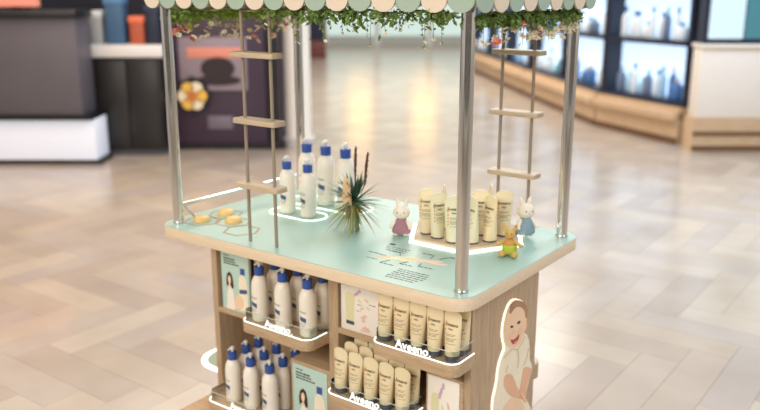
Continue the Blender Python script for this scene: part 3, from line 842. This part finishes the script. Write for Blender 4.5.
# ------------------------------------------------------------------ spiky plant
r_ = random.Random(12)
t = thing('spiky_plant', 'spiky air plant with two dark seed spikes on the countertop', 'plant', (-.015, -.045, CT))
GRN = [mat('blade_green', rgb(92, 124, 84), .5), mat('blade_dark', rgb(62, 90, 72), .5), mat('blade_olive', rgb(150, 156, 84), .5), mat('blade_rust', rgb(150, 112, 62), .5)]
m_ = MB(); m_.lathe([(.010, 0), (.02, .004), (.018, .03), (.014, .075), (.018, .11), (.012, .13)], 14); obj('root_ball', m_, mat('plant_core', rgb(120, 112, 66), .8, noise=.2, nscale=30), t)
def blade(az, el, L, W, bend, z0, material):
    d = Vector((math.cos(az)*math.cos(el), math.sin(az)*math.cos(el), math.sin(el))); s = Vector((-math.sin(az), math.cos(az), 0))
    up = s.cross(d)
    n = 6; vs, fs = [], []
    for k in range(n+1):
        q = k/n; p = Vector((0, 0, z0)) + d*(L*q) + Vector((0, 0, -bend*L*q*q)); w = W*(1-q)**.8*(.6+.4*min(1, q*4)) + .0003
        p.z = max(p.z, .003)
        vs += [p-s*w, p-up*w*.35, p+s*w]
    for k in range(n): fs += [(3*k, 3*k+1, 3*k+4, 3*k+3), (3*k+1, 3*k+2, 3*k+5, 3*k+4)]
    b = MB(); b.add(vs, fs); b.sm = True
    obj('leaf', b, material, t)
for k in range(72):
    el = r_.uniform(.0, 1.25); blade(r_.uniform(0, 2*PI), el, r_.uniform(.10, .152), r_.uniform(.007, .0095), .12, .115, GRN[r_.choice((0, 0, 1, 1, 1))])
for k in range(64):
    el = r_.uniform(-.95, .1); blade(r_.uniform(0, 2*PI), el, r_.uniform(.10, .15), r_.uniform(.0045, .007), .2, .11, GRN[r_.choice((0, 2, 2, 3))])
sp = mat('spike_brown', rgb(88, 56, 44), .8)
for (x, y, zt, lean) in ((-.01, .02, .325, .004), (.045, .01, .312, .014)):
    m_ = MB(); m_.tube([(x*.2, y*.2, .1), (x, y, zt-.12), (x+lean*.4, y, zt-.05), (x+lean, y, zt)], [.002, .003, .0055, .0025], 8)
    for k in range(22):
        a = k*2.4; z = zt-.11+.0048*k; c = Vector((x+lean*(k/22), y, z)); m_.ball(c+Vector((math.cos(a), math.sin(a), 0))*.004, .0032, 6, 4)
    obj('seed_spike', m_, sp, t)
m_ = MB()
for k in range(26):
    a = k*2.4; z = .12+.0034*k; rr_ = .016*(1-k/40); m_.ball((math.cos(a)*rr_, -.045+math.sin(a)*rr_*.7, z), (.008, .008, .013), 6, 5)
obj('oat_head', m_, mat('oat_beige', rgb(226, 190, 146), .7), t)
m_ = MB()
for k in range(9):
    a = k*.7; m_.tube([(.012*math.cos(a), -.02+.01*math.sin(a), .12), (.02*math.cos(a), -.03+.015*math.sin(a), .06), (.03*math.cos(a), -.04+.02*math.sin(a), .003)], [.0012, .001, .0008], 5)
obj('aerial_root', m_, mat('root_pale', rgb(214, 210, 190), .7), t)

# ------------------------------------------------------------------ toys
FUR = mat('ivory_felt', rgb(240, 228, 210), .9, noise=.03, nscale=60)
EYE = mat('black_bead', rgb(30, 26, 28), .3)
def toy_rabbit(label, loc, rz, dress, s, earback=0.0):
    t = thing('toy_rabbit', label, 'toy', loc, rz, 'toy rabbits')
    D = mat('felt_%d_%d' % (int(dress[0]*1000), int(dress[2]*1000)), dress, .9, noise=.06, nscale=80)
    def S(m_): m_.v = [v*s for v in m_.v]; return m_
    for sx in (-1, 1):
        obj('leg', S(MB().ball((sx*.013, -.006, .009), (.011, .016, .009))), FUR, t)
        m_ = MB(); m_.tube([(sx*.016, 0, .052), (sx*.027, -.008, .042), (sx*.031, -.014, .033)], [.007, .0075, .006], 10); m_.ball((sx*.031, -.015, .032), .0068, 10, 6); obj('arm', S(m_), FUR, t)
        m_ = MB(); m_.tube([(sx*.010, .003, .097), (sx*.0135, .005+earback, .110), (sx*.016, .006+earback, .119)], [.0065, .0075, .0045], 10); m_.ball((sx*.016, .006+earback, .119), .0045, 8, 5); obj('ear', S(m_), FUR, t)
    obj('dress', S(MB().lathe([(.029, .008), (.032, .012), (.029, .03), (.022, .05), (.014, .060), (.006, .062)], 20, 1, .8)), D, t)
    obj('head', S(MB().ball((0, 0, .080), (.0285, .024, .024), 18, 10)), FUR, t)
    for sx in (-1, 1): obj('eye', S(MB().ball((sx*.011, -.0218, .083), .0021, 8, 5)), EYE, t)
    obj('nose', S(MB().ball((0, -.0238, .0765), (.002, .0015, .0014), 8, 5)), mat('felt_rose', rgb(214, 140, 130), .8), t)
toy_rabbit('toy rabbit in a plum dress left of the hexagonal tray', (.160, .018, CT+.0), .45, rgb(166, 120, 130), 1.12)
toy_rabbit('toy rabbit in a grey-blue dress near the right rear post', (.549, .262, CT+.008), .95, rgb(136, 158, 168), 1.2)
t = thing('toy_giraffe', 'small seated yellow toy animal in lime green shorts', 'toy', (.598, .046, CT), .35); t.scale = (1.15,)*3
FG = mat('mustard_felt', rgb(210, 176, 100), .9, noise=.05, nscale=70); FO = mat('ochre_felt', rgb(210, 154, 84), .9); LIME = mat('lime_felt', rgb(186, 208, 66), .9)
obj('body', MB().lathe([(.016, .012), (.019, .02), (.018, .035), (.012, .05), (.008, .056)], 18), FO, t)
obj('shorts', MB().lathe([(.018, .006), (.0225, .012), (.0225, .03), (.019, .033)], 18, 1, .9), LIME, t)
obj('head', MB().ball((0, -.004, .067), (.0165, .015, .015), 16, 9), FG, t)
obj('muzzle', MB().ball((0, -.017, .062), (.010, .008, .008), 12, 7), FO, t)
for sx in (-1, 1):
    m_ = MB(); m_.tube([(sx*.010, -.010, .010), (sx*.016, -.022, .009), (sx*.019, -.030, .010)], [.009, .009, .008], 10); m_.ball((sx*.0195, -.031, .011), .0105, 10, 6); obj('leg', m_, FG, t)
    m_ = MB(); m_.tube([(sx*.014, 0, .044), (sx*.026, -.006, .038), (sx*.034, -.010, .034)], [.006, .006, .0055], 10); m_.ball((sx*.035, -.0105, .0335), .007, 10, 6); obj('arm', m_, FG, t)
    m_ = MB(); m_.tube([(sx*.010, 0, .076), (sx*.016, .001, .088), (sx*.018, .001, .096)], [.006, .0065, .003], 10); obj('ear', m_, FG, t)
    obj('eye', MB().ball((sx*.007, -.0165, .071), .0018, 8, 5), EYE, t)

# ------------------------------------------------------------------ posters in the cabinet
def ell(cx, cz, rx, rz, n=20, a=0.0): return [(cx+rx*math.cos(k*2*PI/n)*math.cos(a)-rz*math.sin(k*2*PI/n)*math.sin(a), cz+rx*math.cos(k*2*PI/n)*math.sin(a)+rz*math.sin(k*2*PI/n)*math.cos(a)) for k in range(n)]
def poster(label, x0, z0, w, h, yfront, thick, style):
    t = thing('poster_card', label, 'poster', (x0, yfront, z0))
    obj('card', MB().box(0, w, 0, thick, 0, h), PMINT if style == 'woman' else PWHITE, t, .0006)
    lay = [0]
    def P(name, pts, material):
        lay[0] += 1
        obj(name, MB().prism([(u*w, v*h) for u, v in pts], -.0004-.00025*lay[0], .0001, 'y'), material, t)
    r_ = random.Random(6)
    def lines(name, rows, material):
        m_ = MB()
        for u, v, l, hh in rows:
            p = 0
            while p < l:
                ww = min(r_.uniform(.04, .11), l-p); m_.box((u+p)*w, (u+p+ww)*w, -.0006, .0001, v*h, (v+hh)*h); p += ww+.018
        o = obj(name, m_, material, t); o['kind'] = 'stuff'
    if style == 'woman':
        lines('printed_text', [(.1, .925, .2, .014), (.1, .87, .42, .024), (.1, .83, .44, .02), (.1, .79, .56, .02)], TXTK)
        P('product_picture', [(.63, .05), (.93, .05), (.94, .45), (.9, .6), (.8, .66), (.72, .66), (.64, .6), (.62, .45)], ONES)
        P('product_cap', [(.7, .665), (.86, .665), (.86, .77), (.7, .77)], BLUE)
        P('product_band', [(.64, .33), (.92, .36), (.92, .43), (.64, .40)], BAND)
        P('skin_swirl', ell(.62, .18, .16, .12), SKIN)
        P('figure_arm', ell(.42, .1, .3, .07, 20, .2), SKIN)
        P('figure_dress', [(.16, .02), (.46, .02), (.44, .3), (.38, .42), (.28, .42), (.2, .3)], PWHITE)
        P('figure_hair', [(.19, .4), (.18, .52), (.22, .62), (.3, .66), (.38, .62), (.42, .52), (.43, .4), (.37, .38), (.34, .44), (.26, .44)], DARKH)
        P('figure_face', ell(.3, .53, .055, .07), SKIN)
        P('figure_neck', [(.27, .40), (.33, .40), (.32, .48), (.28, .48)], SKIN)
    else:
        P('product_picture', [(.14, .22), (.34, .22), (.37, .8), (.31, .85), (.18, .85), (.12, .8)], PYEL)
        P('product_cap', [(.14, .14), (.35, .14), (.35, .22), (.14, .22)], TCAP)
        lines('printed_text', [(.16, .7, .16, .02), (.16, .6, .16, .02), (.16, .52, .14, .015), (.44, .62, .12, .015), (.75, .68, .16, .015), (.42, .48, .1, .012)], GREYT)
        for k, (u, v, a) in enumerate(((.5, .72, -.7), (.68, .76, -.6), (.72, .6, -.7), (.56, .56, .5))): P('printed_grain', ell(u, v, .06, .025, 14, a), PPINK if k % 2 else PYEL)
        for k, (u, v) in enumerate(((.44, .88), (.5, .93), (.4, .84))): P('printed_blossom', ell(u, v, .04, .03), PLIL)
        for k, (u, v) in enumerate(((.58, .36), (.64, .4), (.6, .3))): P('printed_flower', ell(u, v, .045, .032), PPINK)
        for k in range(5): P('printed_star_petal', ell(.66+.07*math.cos(.3+k*.7), .08+.05*math.sin(.3+k*.7), .06, .022, 14, .3+k*.7), PPINK)
poster('mint poster of a dark-haired woman beside the upper bottle tray', -.568, .5655, .158, .252, FY+.006, .014, 'woman')
poster('mint poster of a dark-haired woman on the riser right of the nine bottles', -.176, .15, .176, .282, FY-.0042, .004, 'woman')
poster('white floral poster of a tube on the shelf left of the upper tubes', .066, .6375, .172, .172, FY+.006, .014, 'tube')
poster('white floral poster of a tube on the lowest right riser', .452, .155, .126, .412, FY-.0002, .004, 'tube')

# ------------------------------------------------------------------ cut-out photograph of a baby on the side panel
BABY = {
    'outline': [(-0.013, 0.627), (-0.036, 0.671), (-0.039, 0.713), (-0.026, 0.755), (0.001, 0.79), (0.044, 0.797), (0.108, 0.768), (0.144, 0.734), (0.146, 0.692), (0.14, 0.663), (0.126, 0.637), (0.168, 0.611), (0.183, 0.558), (0.182, 0.511), (0.218, 0.473), (0.196, 0.427), (0.175, 0.392), (0.162, 0.357), (0.22, 0.289), (0.264, 0.225), (0.216, 0.203), (0.078, 0.264), (-0.061, 0.344), (-0.087, 0.401), (-0.091, 0.463), (-0.065, 0.511), (-0.059, 0.569), (-0.034, 0.613)],
    'head': [(-0.004, 0.778), (0.045, 0.79), (0.103, 0.762), (0.137, 0.724), (0.137, 0.685), (0.127, 0.645), (0.10, 0.618), (0.077, 0.603), (0.022, 0.618), (-0.018, 0.650), (-0.033, 0.705), (-0.024, 0.75)],
    'hair': [(-0.008, 0.762), (0.005, 0.785), (0.05, 0.792), (0.108, 0.764), (0.14, 0.733), (0.141, 0.694), (0.126, 0.693), (0.117, 0.73), (0.075, 0.758), (0.035, 0.765), (0.01, 0.749)],
    'ear': [(0.124, 0.686), (0.143, 0.676), (0.145, 0.652), (0.131, 0.643), (0.12, 0.661)],
    'onesie': [(0.013, 0.637), (0.077, 0.605), (0.114, 0.635), (0.157, 0.615), (0.181, 0.559), (0.179, 0.512), (0.206, 0.482), (0.183, 0.475), (0.132, 0.506), (0.114, 0.455), (0.087, 0.43), (0.032, 0.413), (-0.012, 0.403), (-0.05, 0.408), (-0.067, 0.427), (-0.051, 0.499), (-0.051, 0.561), (-0.022, 0.608)],
    'arm_a': [(-0.011, 0.528), (0.034, 0.516), (0.066, 0.474), (0.093, 0.428), (0.149, 0.386), (0.152, 0.361), (0.109, 0.38), (0.031, 0.425), (-0.018, 0.48), (-0.022, 0.51)],
    'arm_b': [(0.132, 0.506), (0.189, 0.475), (0.204, 0.466), (0.187, 0.431), (0.166, 0.404), (0.166, 0.361), (0.133, 0.375), (0.106, 0.414), (0.122, 0.451)],
    'leg': [(-0.022, 0.396), (-0.002, 0.416), (0.043, 0.417), (0.097, 0.385), (0.141, 0.354), (0.162, 0.314), (0.211, 0.249), (0.189, 0.228), (0.077, 0.277), (-0.006, 0.33)],
    'eye_a': [(0.01, 0.705), (0.023, 0.703), (0.035, 0.694), (0.022, 0.693), (0.01, 0.699)],
    'eye_b': [(0.061, 0.701), (0.076, 0.703), (0.088, 0.697), (0.077, 0.69), (0.064, 0.694)],
    'mouth': [(0.014, 0.655), (0.03, 0.645), (0.05, 0.642), (0.068, 0.645), (0.084, 0.653), (0.078, 0.634), (0.053, 0.62), (0.026, 0.632)],
}
t = thing('baby_cutout', 'backlit cut-out photo of a baby in a cream onesie on the side panel', 'sign', (.6205, 0, 0))
def clampy(l): return [(min(y, .238), z) for y, z in l]
def grow(l, d):
    cx = sum(p[0] for p in l)/len(l); cz = sum(p[1] for p in l)/len(l); out = []
    n = len(l)
    for k in range(n):
        a, b = Vector(l[k-1]), Vector(l[(k+1) % n]); e = (b-a).normalized(); nn = Vector((e.y, -e.x))
        if nn.dot(Vector(l[k])-Vector((cx, cz))) < 0: nn = -nn
        out.append((l[k][0]+nn.x*d, l[k][1]+nn.y*d))
    return out
def smooth(l, it=2):
    for _ in range(it):
        q = []
        for k in range(len(l)):
            a, b = l[k], l[(k+1) % len(l)]
            q += [(a[0]*.75+b[0]*.25, a[1]*.75+b[1]*.25), (a[0]*.25+b[0]*.75, a[1]*.25+b[1]*.75)]
        l = q
    return l
ol = smooth(clampy(BABY['outline']))
obj('glow_edge', MB().prism(ol, 0, .006, 'x'), mat('warm_edge_light', rgb(255, 246, 230), .5, emit=rgb(255, 240, 218), estr=1.0), t)
obj('photo_backing', MB().prism(grow(ol, -.0035), .006, .010, 'x'), ONES, t)
x = .010
for key, nm, mt in (('leg', 'photo_leg', SKIN), ('onesie', 'photo_onesie', ONES), ('arm_a', 'photo_arm', SKIND), ('arm_b', 'photo_arm', SKIND), ('ear', 'photo_ear', SKIND), ('head', 'photo_head', SKIN), ('hair', 'photo_hair', HAIR),
                    ('eye_a', 'photo_eye', TXTK), ('eye_b', 'photo_eye', TXTK), ('mouth', 'photo_mouth', MOUTH)):
    x += .0004
    obj(nm, MB().prism(smooth(clampy(BABY[key])), .0098, x, 'x'), mt, t)
x += .0004
NOSE = mat('photo_blush', rgb(242, 196, 162), .5)
obj('photo_nose', MB().prism(ell(.036, .675, .011, .008), .0098, x, 'x'), NOSE, t)
obj('photo_cheek', MB().prism(ell(.090, .660, .018, .016), .0098, x, 'x'), NOSE, t)
obj('photo_cheek', MB().prism(ell(.006, .668, .012, .014), .0098, x, 'x'), NOSE, t)
FOLD = mat('photo_fold', rgb(214, 192, 156), .6)
for pl in ([(-.03, .60), (.03, .612), (.075, .592), (.11, .612), (.135, .634)], [(.075, .592), (.085, .55), (.08, .52)], [(.130, .508), (.15, .53), (.165, .565)], [(-.012, .535), (.0, .56)]):
    obj('photo_seam', MB().tube([(x, a_, b_) for a_, b_ in pl], .0016, 5), FOLD, t)
for k in range(4):
    obj('photo_finger', MB().prism(ell(.128+.010*k, .388-.011*k, .014, .0055, 12, -.9), .0098, x+.0004+.0001*k, 'x'), NOSE, t)
obj('photo_lip', MB().prism(ell(.052, .629, .015, .005, 12, -.1), .0098, x+.0002, 'x'), mat('photo_lip', rgb(226, 140, 124), .5), t)
